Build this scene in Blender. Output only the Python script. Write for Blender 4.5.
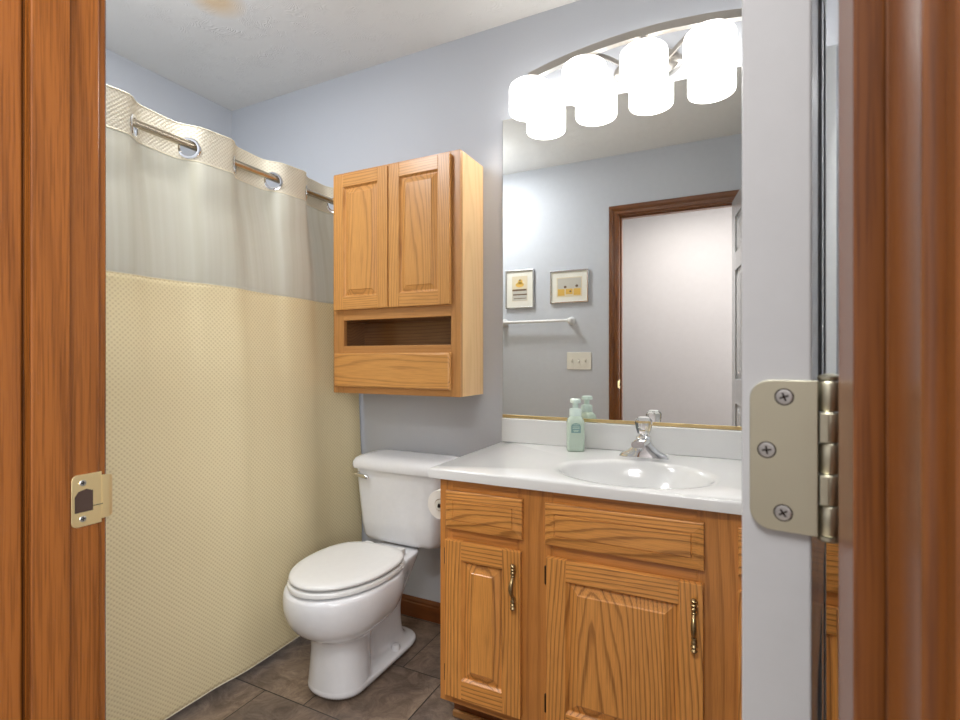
import bpy, bmesh, math, random
from mathutils import Vector, Matrix

# ------------------------------------------------------------------ clear
for o in list(bpy.data.objects):
    bpy.data.objects.remove(o, do_unlink=True)
SC = bpy.context.scene
COL = SC.collection
PI = math.pi
R = math.radians
random.seed(4)

# ------------------------------------------------------------------ camera
cam_d = bpy.data.cameras.new('camera')
cam = bpy.data.objects.new('camera', cam_d)
COL.objects.link(cam)
cam.location = (0, 0, 1.108)
cam.rotation_euler = (R(90), 0, R(26.27))
cam_d.sensor_width = 36
cam_d.lens = 36 * 508 / 960
cam_d.clip_start = 0.02
cam_d.dof.use_dof = True
cam_d.dof.focus_distance = 1.2
cam_d.dof.aperture_fstop = 11
SC.camera = cam

# ------------------------------------------------------------------ world, light, exposure
SC.view_settings.view_transform = 'Standard'
SC.view_settings.look = 'None'
SC.view_settings.gamma = 1
SC.view_settings.use_curve_mapping = False
SC.view_settings.exposure = 0.22
world = bpy.data.worlds.new('world')
SC.world = world
world.use_nodes = True
world.node_tree.nodes['Background'].inputs[0].default_value = (0.86, 0.93, 1.0, 1)
world.node_tree.nodes['Background'].inputs[1].default_value = 0.4
SHADE_GLOW = 3.3          # vanity light shades
BULB_GLOW = 48.0          # bulbs inside them


def area(name, loc, rot, sx, sy, power, color):
    d = bpy.data.lights.new(name, 'AREA')
    d.shape = 'RECTANGLE'
    d.size, d.size_y = sx, sy
    d.energy = power
    d.color = color
    o = bpy.data.objects.new(name, d)
    COL.objects.link(o)
    o.location = loc
    o.rotation_euler = rot
    return o


area('hall_ceiling_light', (-0.30, -0.18, 2.40), (0, 0, 0), 0.5, 0.5, 30, (1.0, 0.98, 0.96))
area('hall_side_fill', (1.0, -0.62, 1.5), (R(90), 0, R(58)), 1.0, 1.4, 50, (0.97, 0.98, 1.0))  # added fill from the hall side, no window stands there
area('bathroom_ceiling_fill', (-1.55, 0.80, 2.41), (0, 0, 0), 0.24, 0.24, 9, (0.97, 0.98, 1.0))  # added downward fill, no fixture known on this ceiling
pd = bpy.data.lights.new('bathroom_ceiling_fill', 'POINT')  # all-round half of the added ceiling fill
pd.energy = 5.5
pd.shadow_soft_size = 0.10
pd.color = (0.97, 0.98, 1.0)
po = bpy.data.objects.new('bathroom_ceiling_fill', pd)
COL.objects.link(po)
po.location = (-1.55, 0.80, 2.25)

# ------------------------------------------------------------------ room numbers (metres)
XL, XR = -2.394, 0.330        # left wall (tub side), right wall
YF, YB = 0.330, 1.850         # door wall room face, mirror wall
YH = 0.216                    # door wall hall face
ZC = 2.440
JL, JR = -0.650, 0.057        # door jamb faces
ZD = 2.045                    # door head
HALL = -1.00

# ================================================================== materials
def new_mat(name):
    m = bpy.data.materials.new(name)
    m.use_nodes = True
    nt = m.node_tree
    b = nt.nodes['Principled BSDF']
    return m, nt, b


def N(nt, t, **kw):
    n = nt.nodes.new(t)
    for k, v in kw.items():
        if k in n.inputs:
            n.inputs[k].default_value = v
        else:
            setattr(n, k, v)
    return n


def L(nt, a, b):
    nt.links.new(a, b)


def ramp(nt, stops):
    n = nt.nodes.new('ShaderNodeValToRGB')
    cr = n.color_ramp
    while len(cr.elements) < len(stops):
        cr.elements.new(0.5)
    for e, (p, c) in zip(cr.elements, stops):
        e.position = p
        e.color = (*c, 1)
    return n


def plain(name, col, rough=0.5, metal=0.0, spec=0.5, coat=0.0, bump=0.0, bscale=60):
    m, nt, b = new_mat(name)
    b.inputs['Base Color'].default_value = (*col, 1)
    b.inputs['Roughness'].default_value = rough
    b.inputs['Metallic'].default_value = metal
    b.inputs['Specular IOR Level'].default_value = spec
    b.inputs['Coat Weight'].default_value = coat
    tc = N(nt, 'ShaderNodeTexCoord')
    no = N(nt, 'ShaderNodeTexNoise', Scale=bscale, Detail=4.0)
    L(nt, tc.outputs['Object'], no.inputs['Vector'])
    mx = N(nt, 'ShaderNodeMix', data_type='RGBA')
    mx.inputs[6].default_value = (*[c * 0.97 for c in col], 1)
    mx.inputs[7].default_value = (*[min(1, c * 1.03) for c in col], 1)
    L(nt, no.outputs['Fac'], mx.inputs[0])
    L(nt, mx.outputs[2], b.inputs['Base Color'])
    if bump:
        bp = N(nt, 'ShaderNodeBump', Strength=bump, Distance=0.002)
        L(nt, no.outputs['Fac'], bp.inputs['Height'])
        L(nt, bp.outputs[0], b.inputs['Normal'])
    return m


def oak(name, light, dark, axis='Z', rings=26.0, contrast=0.6, rough=0.33, center=(0.0, 0.03, 0.0), pore=0.3):
    """stained oak, grain along `axis` of the object"""
    m, nt, b = new_mat(name)
    tc = N(nt, 'ShaderNodeTexCoord')
    oi = N(nt, 'ShaderNodeObjectInfo')
    mp = N(nt, 'ShaderNodeMapping')
    if axis == 'X':
        mp.inputs['Rotation'].default_value = (0, R(90), 0)
    elif axis == 'Y':
        mp.inputs['Rotation'].default_value = (R(90), 0, 0)
    L(nt, tc.outputs['Object'], mp.inputs['Vector'])
    # random shift per object
    cx = N(nt, 'ShaderNodeCombineXYZ')
    ma = N(nt, 'ShaderNodeMath', operation='MULTIPLY_ADD')
    ma.inputs[1].default_value = 0.10
    ma.inputs[2].default_value = -0.05 + center[0]
    L(nt, oi.outputs['Random'], ma.inputs[0])
    mb = N(nt, 'ShaderNodeMath', operation='MULTIPLY_ADD')
    mb.inputs[1].default_value = 0.5
    mb.inputs[2].default_value = -0.25 + center[2]
    L(nt, oi.outputs['Random'], mb.inputs[0])
    L(nt, ma.outputs[0], cx.inputs[0])
    cx.inputs[1].default_value = center[1]
    L(nt, mb.outputs[0], cx.inputs[2])
    ad = N(nt, 'ShaderNodeVectorMath', operation='ADD')
    L(nt, mp.outputs[0], ad.inputs[0])
    L(nt, cx.outputs[0], ad.inputs[1])
    sc = N(nt, 'ShaderNodeVectorMath', operation='MULTIPLY')
    sc.inputs[1].default_value = (1, 1, 0.10)
    L(nt, ad.outputs[0], sc.inputs[0])
    # gentle warp
    nw = N(nt, 'ShaderNodeTexNoise', Scale=9.0, Detail=2.0)
    L(nt, sc.outputs[0], nw.inputs['Vector'])
    ws = N(nt, 'ShaderNodeVectorMath', operation='MULTIPLY_ADD')
    ws.inputs[1].default_value = (0.05, 0.05, 0.05)
    L(nt, nw.outputs['Color'], ws.inputs[0])
    L(nt, sc.outputs[0], ws.inputs[2])
    wv = N(nt, 'ShaderNodeTexWave', wave_type='RINGS', rings_direction='SPHERICAL', wave_profile='SAW')
    wv.inputs['Scale'].default_value = rings
    wv.inputs['Distortion'].default_value = 1.1
    wv.inputs['Detail'].default_value = 2.0
    wv.inputs['Detail Scale'].default_value = 3.0
    L(nt, ws.outputs[0], wv.inputs['Vector'])
    rr = ramp(nt, [(0.0, (0.12, 0.12, 0.12)), (0.40, (0.0, 0.0, 0.0)), (0.66, (0.30, 0.30, 0.30)), (0.80, (1, 1, 1)), (0.92, (0.9, 0.9, 0.9)), (1.0, (0.12, 0.12, 0.12))])
    L(nt, wv.outputs['Fac'], rr.inputs['Fac'])
    # pores: fine streaks along the grain
    ps = N(nt, 'ShaderNodeVectorMath', operation='MULTIPLY')
    ps.inputs[1].default_value = (520, 520, 12)
    L(nt, ad.outputs[0], ps.inputs[0])
    pn = N(nt, 'ShaderNodeTexNoise', Scale=1.0, Detail=3.0)
    L(nt, ps.outputs[0], pn.inputs['Vector'])
    pr = ramp(nt, [(0.35, (1, 1, 1)), (0.55, (0, 0, 0))])
    L(nt, pn.outputs['Fac'], pr.inputs['Fac'])
    pm = N(nt, 'ShaderNodeMath', operation='MULTIPLY')
    pm.inputs[1].default_value = pore
    L(nt, pr.outputs['Color'], pm.inputs[0])
    rm = N(nt, 'ShaderNodeMath', operation='MULTIPLY')
    rm.inputs[1].default_value = contrast
    L(nt, rr.outputs['Color'], rm.inputs[0])
    sm = N(nt, 'ShaderNodeMath', operation='ADD', use_clamp=True)
    L(nt, pm.outputs[0], sm.inputs[0])
    L(nt, rm.outputs[0], sm.inputs[1])
    # broad tone change
    bn = N(nt, 'ShaderNodeTexNoise', Scale=5.0, Detail=1.0)
    L(nt, sc.outputs[0], bn.inputs['Vector'])
    mx0 = N(nt, 'ShaderNodeMix', data_type='RGBA')
    mx0.inputs[6].default_value = (*[c * 0.86 for c in light], 1)
    mx0.inputs[7].default_value = (*[min(1, c * 1.10) for c in light], 1)
    L(nt, bn.outputs['Fac'], mx0.inputs[0])
    mx = N(nt, 'ShaderNodeMix', data_type='RGBA')
    L(nt, sm.outputs[0], mx.inputs[0])
    L(nt, mx0.outputs[2], mx.inputs[6])
    mx.inputs[7].default_value = (*dark, 1)
    L(nt, mx.outputs[2], b.inputs['Base Color'])
    b.inputs['Roughness'].default_value = rough
    b.inputs['Coat Weight'].default_value = 0.25
    b.inputs['Coat Roughness'].default_value = 0.2
    bp = N(nt, 'ShaderNodeBump', Strength=0.05, Distance=0.0006)
    L(nt, sm.outputs[0], bp.inputs['Height'])
    L(nt, bp.outputs[0], b.inputs['Normal'])
    return m


def wall_paint(name, col, bscale=45, strength=0.10):
    m, nt, b = new_mat(name)
    b.inputs['Base Color'].default_value = (*col, 1)
    b.inputs['Roughness'].default_value = 0.6
    tc = N(nt, 'ShaderNodeTexCoord')
    no = N(nt, 'ShaderNodeTexNoise', Scale=bscale, Detail=5.0)
    L(nt, tc.outputs['Object'], no.inputs['Vector'])
    bp = N(nt, 'ShaderNodeBump', Strength=strength, Distance=0.003)
    L(nt, no.outputs['Fac'], bp.inputs['Height'])
    L(nt, bp.outputs[0], b.inputs['Normal'])
    return m


def ceiling_mat():
    m, nt, b = new_mat('ceiling_texture_paint')
    b.inputs['Roughness'].default_value = 0.85
    tc = N(nt, 'ShaderNodeTexCoord')
    # brushed knock-down texture: warped short strokes
    n1 = N(nt, 'ShaderNodeTexNoise', Scale=7.0, Detail=1.0)
    L(nt, tc.outputs['Object'], n1.inputs['Vector'])
    wa = N(nt, 'ShaderNodeVectorMath', operation='MULTIPLY_ADD')
    wa.inputs[1].default_value = (0.5, 0.5, 0)
    L(nt, n1.outputs['Color'], wa.inputs[0])
    L(nt, tc.outputs['Object'], wa.inputs[2])
    w = N(nt, 'ShaderNodeTexWave', wave_type='BANDS', bands_direction='DIAGONAL')
    w.inputs['Scale'].default_value = 46
    w.inputs['Distortion'].default_value = 5
    w.inputs['Detail'].default_value = 2
    L(nt, wa.outputs[0], w.inputs['Vector'])
    n2 = N(nt, 'ShaderNodeTexNoise', Scale=11.0, Detail=2.0)
    L(nt, tc.outputs['Object'], n2.inputs['Vector'])
    rp = ramp(nt, [(0.46, (0, 0, 0)), (0.62, (1, 1, 1))])
    L(nt, n2.outputs['Fac'], rp.inputs['Fac'])
    mu = N(nt, 'ShaderNodeMath', operation='MULTIPLY')
    L(nt, w.outputs['Fac'], mu.inputs[0])
    L(nt, rp.outputs['Color'], mu.inputs[1])
    bp = N(nt, 'ShaderNodeBump', Strength=0.32, Distance=0.004)
    L(nt, mu.outputs[0], bp.inputs['Height'])
    L(nt, bp.outputs[0], b.inputs['Normal'])
    # small tan spot, fading outwards
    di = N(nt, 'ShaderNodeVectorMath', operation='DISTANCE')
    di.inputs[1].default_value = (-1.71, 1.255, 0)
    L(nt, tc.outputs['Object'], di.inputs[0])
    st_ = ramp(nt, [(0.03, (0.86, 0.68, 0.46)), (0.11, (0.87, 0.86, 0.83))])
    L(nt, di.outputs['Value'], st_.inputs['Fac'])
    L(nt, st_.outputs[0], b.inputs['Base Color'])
    return m


def floor_mat():
    m, nt, b = new_mat('slate_vinyl_tile')
    tc = N(nt, 'ShaderNodeTexCoord')
    mp = N(nt, 'ShaderNodeMapping')
    mp.inputs['Location'].default_value = (1.40, -1.21 + 0.31 * 4, 0)
    L(nt, tc.outputs['Object'], mp.inputs['Vector'])
    br = N(nt, 'ShaderNodeTexBrick')
    br.offset = 0.5
    br.inputs['Scale'].default_value = 1.0
    br.inputs['Brick Width'].default_value = 0.34
    br.inputs['Row Height'].default_value = 0.31
    br.inputs['Mortar Size'].default_value = 0.0022
    br.inputs['Mortar Smooth'].default_value = 0.2
    br.inputs['Color1'].default_value = (0.0, 0.0, 0.0, 1)
    br.inputs['Color2'].default_value = (1.0, 1.0, 1.0, 1)
    br.inputs['Mortar'].default_value = (0.5, 0.5, 0.5, 1)
    L(nt, mp.outputs[0], br.inputs['Vector'])
    # per-tile shifted noise
    sh = N(nt, 'ShaderNodeVectorMath', operation='MULTIPLY_ADD')
    sh.inputs[1].default_value = (4, 7, 3)
    L(nt, br.outputs['Color'], sh.inputs[0])
    L(nt, tc.outputs['Object'], sh.inputs[2])
    n1 = N(nt, 'ShaderNodeTexNoise', Scale=9.0, Detail=10.0, Roughness=0.8, Distortion=1.6)
    L(nt, sh.outputs[0], n1.inputs['Vector'])
    n2 = N(nt, 'ShaderNodeTexNoise', Scale=3.0, Detail=4.0)
    L(nt, sh.outputs[0], n2.inputs['Vector'])
    r1 = ramp(nt, [(0.28, (0.06, 0.043, 0.033)), (0.45, (0.16, 0.122, 0.096)), (0.58, (0.25, 0.20, 0.16)), (0.75, (0.38, 0.32, 0.265))])
    L(nt, n1.outputs['Fac'], r1.inputs['Fac'])
    r2 = ramp(nt, [(0.35, (0.75, 0.72, 0.72)), (0.65, (1.2, 1.1, 0.98))])
    L(nt, n2.outputs['Fac'], r2.inputs['Fac'])
    mu = N(nt, 'ShaderNodeMix', data_type='RGBA', blend_type='MULTIPLY')
    mu.inputs[0].default_value = 1
    L(nt, r1.outputs[0], mu.inputs[6])
    L(nt, r2.outputs[0], mu.inputs[7])
    mo = N(nt, 'ShaderNodeMix', data_type='RGBA')
    L(nt, br.outputs['Fac'], mo.inputs[0])
    L(nt, mu.outputs[2], mo.inputs[6])
    mo.inputs[7].default_value = (0.035, 0.028, 0.022, 1)
    L(nt, mo.outputs[2], b.inputs['Base Color'])
    b.inputs['Roughness'].default_value = 0.42
    hb = N(nt, 'ShaderNodeMath', operation='SUBTRACT')
    L(nt, n1.outputs['Fac'], hb.inputs[0])
    L(nt, br.outputs['Fac'], hb.inputs[1])
    bp = N(nt, 'ShaderNodeBump', Strength=0.3, Distance=0.002)
    L(nt, hb.outputs[0], bp.inputs['Height'])
    L(nt, bp.outputs[0], b.inputs['Normal'])
    return m


def waffle_mat(name, hi, lo, cell=0.0125, trans=0.25):
    m, nt, b = new_mat(name)
    uv = N(nt, 'ShaderNodeUVMap')
    sx = N(nt, 'ShaderNodeSeparateXYZ')
    L(nt, uv.outputs[0], sx.inputs[0])

    def sine(sock, k):
        a = N(nt, 'ShaderNodeMath', operation='MULTIPLY')
        a.inputs[1].default_value = k
        L(nt, sock, a.inputs[0])
        s = N(nt, 'ShaderNodeMath', operation='SINE')
        L(nt, a.outputs[0], s.inputs[0])
        return s.outputs[0]
    k = PI / cell
    mu = N(nt, 'ShaderNodeMath', operation='MULTIPLY')
    L(nt, sine(sx.outputs[0], k), mu.inputs[0])
    L(nt, sine(sx.outputs[1], k), mu.inputs[1])
    rp = ramp(nt, [(0.0, lo), (0.55, hi), (1.0, hi)])
    hm = N(nt, 'ShaderNodeMath', operation='MULTIPLY_ADD')
    hm.inputs[1].default_value = 0.5
    hm.inputs[2].default_value = 0.5
    L(nt, mu.outputs[0], hm.inputs[0])
    L(nt, hm.outputs[0], rp.inputs['Fac'])
    L(nt, rp.outputs[0], b.inputs['Base Color'])
    b.inputs['Roughness'].default_value = 0.85
    b.inputs['Specular IOR Level'].default_value = 0.2
    bp = N(nt, 'ShaderNodeBump', Strength=0.35, Distance=0.003)
    L(nt, hm.outputs[0], bp.inputs['Height'])
    L(nt, bp.outputs[0], b.inputs['Normal'])
    tr = N(nt, 'ShaderNodeBsdfTranslucent')
    L(nt, rp.outputs[0], tr.inputs[0])
    ms = N(nt, 'ShaderNodeMixShader')
    ms.inputs[0].default_value = trans
    out = nt.nodes['Material Output']
    L(nt, b.outputs[0], ms.inputs[1])
    L(nt, tr.outputs[0], ms.inputs[2])
    L(nt, ms.outputs[0], out.inputs[0])
    return m


def sheer_mat():
    m, nt, b = new_mat('sheer_voile')
    uv = N(nt, 'ShaderNodeUVMap')
    mp = N(nt, 'ShaderNodeMapping')
    mp.inputs['Scale'].default_value = (38, 0.7, 1)
    L(nt, uv.outputs[0], mp.inputs[0])
    no = N(nt, 'ShaderNodeTexNoise', Scale=1.0, Detail=3.0)
    L(nt, mp.outputs[0], no.inputs['Vector'])
    rp = ramp(nt, [(0.3, (0.76, 0.735, 0.61)), (0.7, (0.86, 0.845, 0.745))])
    L(nt, no.outputs['Fac'], rp.inputs['Fac'])
    b.inputs['Roughness'].default_value = 0.7
    L(nt, rp.outputs[0], b.inputs['Base Color'])
    tr = N(nt, 'ShaderNodeBsdfTranslucent')
    L(nt, rp.outputs[0], tr.inputs[0])
    tp = N(nt, 'ShaderNodeBsdfTransparent')
    m1 = N(nt, 'ShaderNodeMixShader')
    m1.inputs[0].default_value = 0.35
    L(nt, b.outputs[0], m1.inputs[1])
    L(nt, tr.outputs[0], m1.inputs[2])
    m2 = N(nt, 'ShaderNodeMixShader')
    m2.inputs[0].default_value = 0.22
    L(nt, m1.outputs[0], m2.inputs[1])
    L(nt, tp.outputs[0], m2.inputs[2])
    L(nt, m2.outputs[0], nt.nodes['Material Output'].inputs[0])
    return m


def glow(name, col, strength):
    m, nt, b = new_mat(name)
    b.inputs['Base Color'].default_value = (0.9, 0.9, 0.88, 1)
    b.inputs['Roughness'].default_value = 0.3
    b.inputs['Emission Color'].default_value = (*col, 1)
    b.inputs['Emission Strength'].default_value = strength
    return m


def glass(name, col, rough=0.02, ior=1.45):
    m, nt, b = new_mat(name)
    b.inputs['Base Color'].default_value = (*col, 1)
    b.inputs['Transmission Weight'].default_value = 1.0
    b.inputs['Roughness'].default_value = rough
    b.inputs['IOR'].default_value = ior
    return m


VAN_L, VAN_D = (0.76, 0.335, 0.078), (0.22, 0.074, 0.014)
CAB_L, CAB_D = (0.70, 0.345, 0.098), (0.34, 0.135, 0.032)
JMB_L, JMB_D = (0.200, 0.064, 0.011), (0.080, 0.022, 0.0035)
M = {}
M['van_z'] = oak('amber_oak_upright_grain', VAN_L, VAN_D, 'Z', 30, 0.62)
M['van_x'] = oak('amber_oak_level_grain', VAN_L, VAN_D, 'X', 30, 0.62)
M['frame_z'] = oak('face_frame_oak_upright', (0.60, 0.245, 0.055), (0.30, 0.105, 0.020), 'Z', 12, 0.45)
M['frame_x'] = oak('face_frame_oak_level', (0.60, 0.245, 0.055), (0.30, 0.105, 0.020), 'X', 12, 0.45)
M['cab_z'] = oak('honey_oak_upright_grain', CAB_L, CAB_D, 'Z', 30, 0.50, pore=0.28)
M['cab_x'] = oak('honey_oak_level_grain', CAB_L, CAB_D, 'X', 30, 0.50, pore=0.28)
M['cab_frame_z'] = oak('honey_oak_frame_upright', (0.56, 0.27, 0.085), (0.36, 0.15, 0.042), 'Z', 12, 0.35, pore=0.35)
M['cab_frame_x'] = oak('honey_oak_frame_level', (0.56, 0.27, 0.085), (0.36, 0.15, 0.042), 'X', 12, 0.35, pore=0.35)
M['cab_side'] = oak('honey_oak_side_panel', (0.88, 0.59, 0.30), (0.68, 0.41, 0.17), 'Z', 15, 0.4, pore=0.2)
M['niche'] = oak('shade_toned_niche_oak', (0.34, 0.15, 0.045), (0.15, 0.06, 0.016), 'X', 26, 0.5)  # honey oak darkened: the shade inside the niche is put into the colour
M['jamb'] = oak('red_oak_jamb', JMB_L, JMB_D, 'Z', 11, 0.35, rough=0.27, pore=0.5)
M['jamb_x'] = oak('red_oak_head', JMB_L, JMB_D, 'X', 9, 0.25, rough=0.3, pore=0.55)
M['base_x'] = oak('dark_oak_baseboard', (0.21, 0.062, 0.014), (0.11, 0.032, 0.007), 'X', 9, 0.3)
M['wall'] = wall_paint('pale_blue_grey_paint', (0.57, 0.595, 0.64))
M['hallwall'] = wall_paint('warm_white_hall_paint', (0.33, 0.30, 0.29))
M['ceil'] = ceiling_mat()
M['floor'] = floor_mat()
M['carpet'] = plain('beige_hall_carpet', (0.42, 0.36, 0.29), 0.95, bump=0.6, bscale=300)
M['door'] = plain('white_door_paint', (0.43, 0.44, 0.455), 0.22, coat=0.3, bump=0.06, bscale=70)
M['white'] = plain('white_enamel', (0.85, 0.85, 0.84), 0.3)
M['china'] = plain('white_vitreous_china', (0.80, 0.81, 0.83), 0.10, coat=0.5)
M['seatplastic'] = plain('white_seat_plastic', (0.78, 0.785, 0.775), 0.22)
M['marble'] = plain('white_cultured_marble', (0.74, 0.745, 0.735), 0.13, coat=0.4, bscale=8)
M['chrome'] = plain('polished_chrome', (0.82, 0.83, 0.84), 0.06, 1.0)
M['nickel'] = plain('brushed_nickel', (0.50, 0.48, 0.45), 0.32, 1.0)
M['hinge'] = plain('satin_nickel_hinge', (0.60, 0.58, 0.45), 0.36, 1.0, bscale=20)
M['steel'] = plain('screw_steel', (0.55, 0.55, 0.54), 0.3, 1.0)
M['brass'] = plain('satin_brass', (0.92, 0.74, 0.40), 0.42, 1.0)
M['goldtrim'] = plain('brushed_gold_channel', (0.78, 0.60, 0.30), 0.3, 1.0)
M['antique'] = plain('antique_brass', (0.34, 0.25, 0.13), 0.3, 1.0)
M['bronze'] = plain('dark_bronze', (0.03, 0.022, 0.016), 0.4, 0.8)
M['dark'] = plain('dark_recess', (0.012, 0.010, 0.009), 0.9)
M['bronze_hole'] = plain('dark_wood_mortise', (0.03, 0.014, 0.008), 0.9)
M['rod'] = plain('satin_nickel_rod', (0.50, 0.44, 0.34), 0.25, 1.0)
M['paper'] = plain('white_tissue_paper', (0.82, 0.79, 0.73), 0.9, bump=0.4, bscale=200)
M['card'] = plain('cardboard_core', (0.32, 0.22, 0.13), 0.9)
M['acrylic'] = glass('clear_acrylic', (0.97, 0.97, 0.96), 0.03, 1.45)
M['soap'] = plain('pale_sage_bottle', (0.52, 0.63, 0.53), 0.22)
M['soapcap'] = plain('mint_white_pump', (0.72, 0.86, 0.80), 0.35)
M['soaplabel'] = plain('teal_label', (0.20, 0.34, 0.32), 0.5)
M['soapprint'] = plain('pale_label_print', (0.62, 0.76, 0.66), 0.5)
M['mirror'] = plain('silvered_glass', (0.93, 0.95, 0.935), 0.0, 1.0)
M['mirroredge'] = plain('mirror_glass_edge', (0.35, 0.42, 0.40), 0.2)
M['shade'] = glow('lit_opal_glass', (1.0, 0.965, 0.93), SHADE_GLOW)
M['bulb'] = glow('lit_bulb', (1.0, 0.965, 0.93), BULB_GLOW)
M['silverframe'] = plain('silver_picture_frame', (0.62, 0.62, 0.63), 0.25, 1.0)
M['mat'] = plain('cream_picture_mat', (0.80, 0.78, 0.70), 0.8)
M['artcream'] = plain('print_cream', (0.72, 0.63, 0.45), 0.8)
M['artochre'] = plain('print_ochre', (0.72, 0.45, 0.10), 0.8)
M['artbrown'] = plain('print_brown', (0.16, 0.10, 0.06), 0.8)
M['artgrey'] = plain('print_grey', (0.55, 0.53, 0.47), 0.8)
M['ivory'] = plain('ivory_plastic', (0.80, 0.78, 0.70), 0.35)
M['waffle'] = waffle_mat('cream_waffle_cloth', (0.97, 0.86, 0.575), (0.80, 0.68, 0.42), 0.0073)
M['wafflehead'] = waffle_mat('cream_waffle_header', (0.86, 0.81, 0.68), (0.68, 0.62, 0.49), 0.0065)
M['sheer'] = sheer_mat()
M['hem'] = plain('cream_hem_stitching', (0.82, 0.76, 0.58), 0.85)


# ================================================================== mesh helpers
def bm_new():
    return bmesh.new()


def box(bm, x0, x1, y0, y1, z0, z1, mi=0):
    vs = [bm.verts.new(p) for p in ((x0, y0, z0), (x1, y0, z0), (x1, y1, z0), (x0, y1, z0),
                                     (x0, y0, z1), (x1, y0, z1), (x1, y1, z1), (x0, y1, z1))]
    fs = []
    for idx in ((0, 3, 2, 1), (4, 5, 6, 7), (0, 1, 5, 4), (1, 2, 6, 5), (2, 3, 7, 6), (3, 0, 4, 7)):
        f = bm.faces.new([vs[i] for i in idx])
        f.material_index = mi
        fs.append(f)
    return fs


def loft(bm, loops, cap0=True, cap1=True, mi=0, closed=True):
    rows = [[bm.verts.new(p) for p in lp] for lp in loops]
    n = len(rows[0])
    for a, b in zip(rows[:-1], rows[1:]):
        rng = range(n) if closed else range(n - 1)
        for i in rng:
            j = (i + 1) % n
            f = bm.faces.new((a[i], a[j], b[j], b[i]))
            f.material_index = mi
    if cap0 and closed:
        bm.faces.new(list(reversed(rows[0]))).material_index = mi
    if cap1 and closed:
        bm.faces.new(rows[-1]).material_index = mi
    return rows


def frame_of(d):
    d = Vector(d).normalized()
    a = Vector((0, 0, 1)) if abs(d.z) < 0.9 else Vector((1, 0, 0))
    u = d.cross(a).normalized()
    v = d.cross(u).normalized()
    return u, v, d


def lathe(bm, profile, base, axis=(0, 0, 1), n=32, mi=0, cap0=True, cap1=True):
    """profile: list of (radius, height along axis)"""
    u, v, d = frame_of(axis)
    base = Vector(base)
    loops = []
    for r, h in profile:
        loops.append([base + d * h + (u * math.cos(2 * PI * i / n) + v * -math.sin(2 * PI * i / n)) * max(r, 1e-5) for i in range(n)])
    return loft(bm, loops, cap0, cap1, mi)


def tube(bm, path, r, n=12, mi=0, cap=True):
    pts = [Vector(p) for p in path]
    rs = r if isinstance(r, (list, tuple)) else [r] * len(pts)
    loops = []
    up = None
    for i, p in enumerate(pts):
        t = (pts[min(i + 1, len(pts) - 1)] - pts[max(i - 1, 0)]).normalized()
        if up is None:
            u, v, _ = frame_of(t)
        else:
            u = (up - t * up.dot(t)).normalized()
            v = t.cross(u).normalized()
        up = u
        loops.append([p + (u * math.cos(2 * PI * k / n) + v * math.sin(2 * PI * k / n)) * rs[i] for k in range(n)])
    return loft(bm, loops, cap, cap, mi)


def prism(bm, outline, a0, a1, plane='XZ', mi=0):
    """outline 2-D polygon, extruded between a0 and a1 along the remaining axis"""
    def P3(p, a):
        return {'XZ': (p[0], a, p[1]), 'XY': (p[0], p[1], a), 'YZ': (a, p[0], p[1])}[plane]
    return loft(bm, [[P3(p, a0) for p in outline], [P3(p, a1) for p in outline]], True, True, mi)


def rrect(cx, cy, hx, hy, r, k=6):
    pts = []
    for sx, sy, a0 in ((1, 1, 0), (-1, 1, 90), (-1, -1, 180), (1, -1, 270)):
        for i in range(k + 1):
            a = R(a0 + 90 * i / k)
            pts.append((cx + sx * (hx - r) + r * math.cos(a), cy + sy * (hy - r) + r * math.sin(a)))
    return pts


def obj(name, bm, mats, parent=None, bevel=0.0, smooth=False, subsurf=0, local=False, origin=None, segs=2):
    """link one mesh object; coordinates are world unless local"""
    bmesh.ops.recalc_face_normals(bm, faces=bm.faces[:])
    me = bpy.data.meshes.new(name)
    vs = [v.co.copy() for v in bm.verts]
    lo = Vector([min(v[i] for v in vs) for i in range(3)])
    hi = Vector([max(v[i] for v in vs) for i in range(3)])
    if origin is None:
        org = (lo + hi) / 2
        if parent is None:
            org.z = lo.z
    else:
        org = Vector(origin)
    for v in bm.verts:
        v.co -= org
    bm.to_mesh(me)
    bm.free()
    o = bpy.data.objects.new(name, me)
    COL.objects.link(o)
    for m in (mats if isinstance(mats, (list, tuple)) else [mats]):
        me.materials.append(m)
    if parent is not None:
        o.parent = parent
        if local:
            o.location = org
        else:
            w = Vector((0, 0, 0))
            p = parent
            while p is not None:
                w += p.location
                p = p.parent
            o.location = org - w
    else:
        o.location = org
    if smooth:
        for p in me.polygons:
            p.use_smooth = True
    if bevel:
        md = o.modifiers.new('bevel', 'BEVEL')
        md.width = bevel
        md.segments = segs
        md.limit_method = 'ANGLE'
        md.angle_limit = R(35)
        md.harden_normals = False
    if subsurf:
        md = o.modifiers.new('subdivision', 'SUBSURF')
        md.levels = md.render_levels = subsurf
    return o


def smooth_by_angle(o, deg=40):
    me = o.data
    for p in me.polygons:
        p.use_smooth = True
    b = bmesh.new()
    b.from_mesh(me)
    for e in b.edges:
        if len(e.link_faces) == 2 and e.calc_face_angle(0) > R(deg):
            e.smooth = False
    b.to_mesh(me)
    b.free()
    return o


def tag(o, label=None, cat=None, group=None, kind=None):
    if label:
        o['label'] = label
    if cat:
        o['category'] = cat
    if group:
        o['group'] = group
    if kind:
        o['kind'] = kind
    return o


def thing(name, loc, label, cat, group=None, kind=None, rotz=0):
    o = bpy.data.objects.new(name, None)
    o.empty_display_size = 0.05
    COL.objects.link(o)
    o.location = loc
    o.rotation_euler = (0, 0, rotz)
    return tag(o, label, cat, group, kind)


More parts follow.
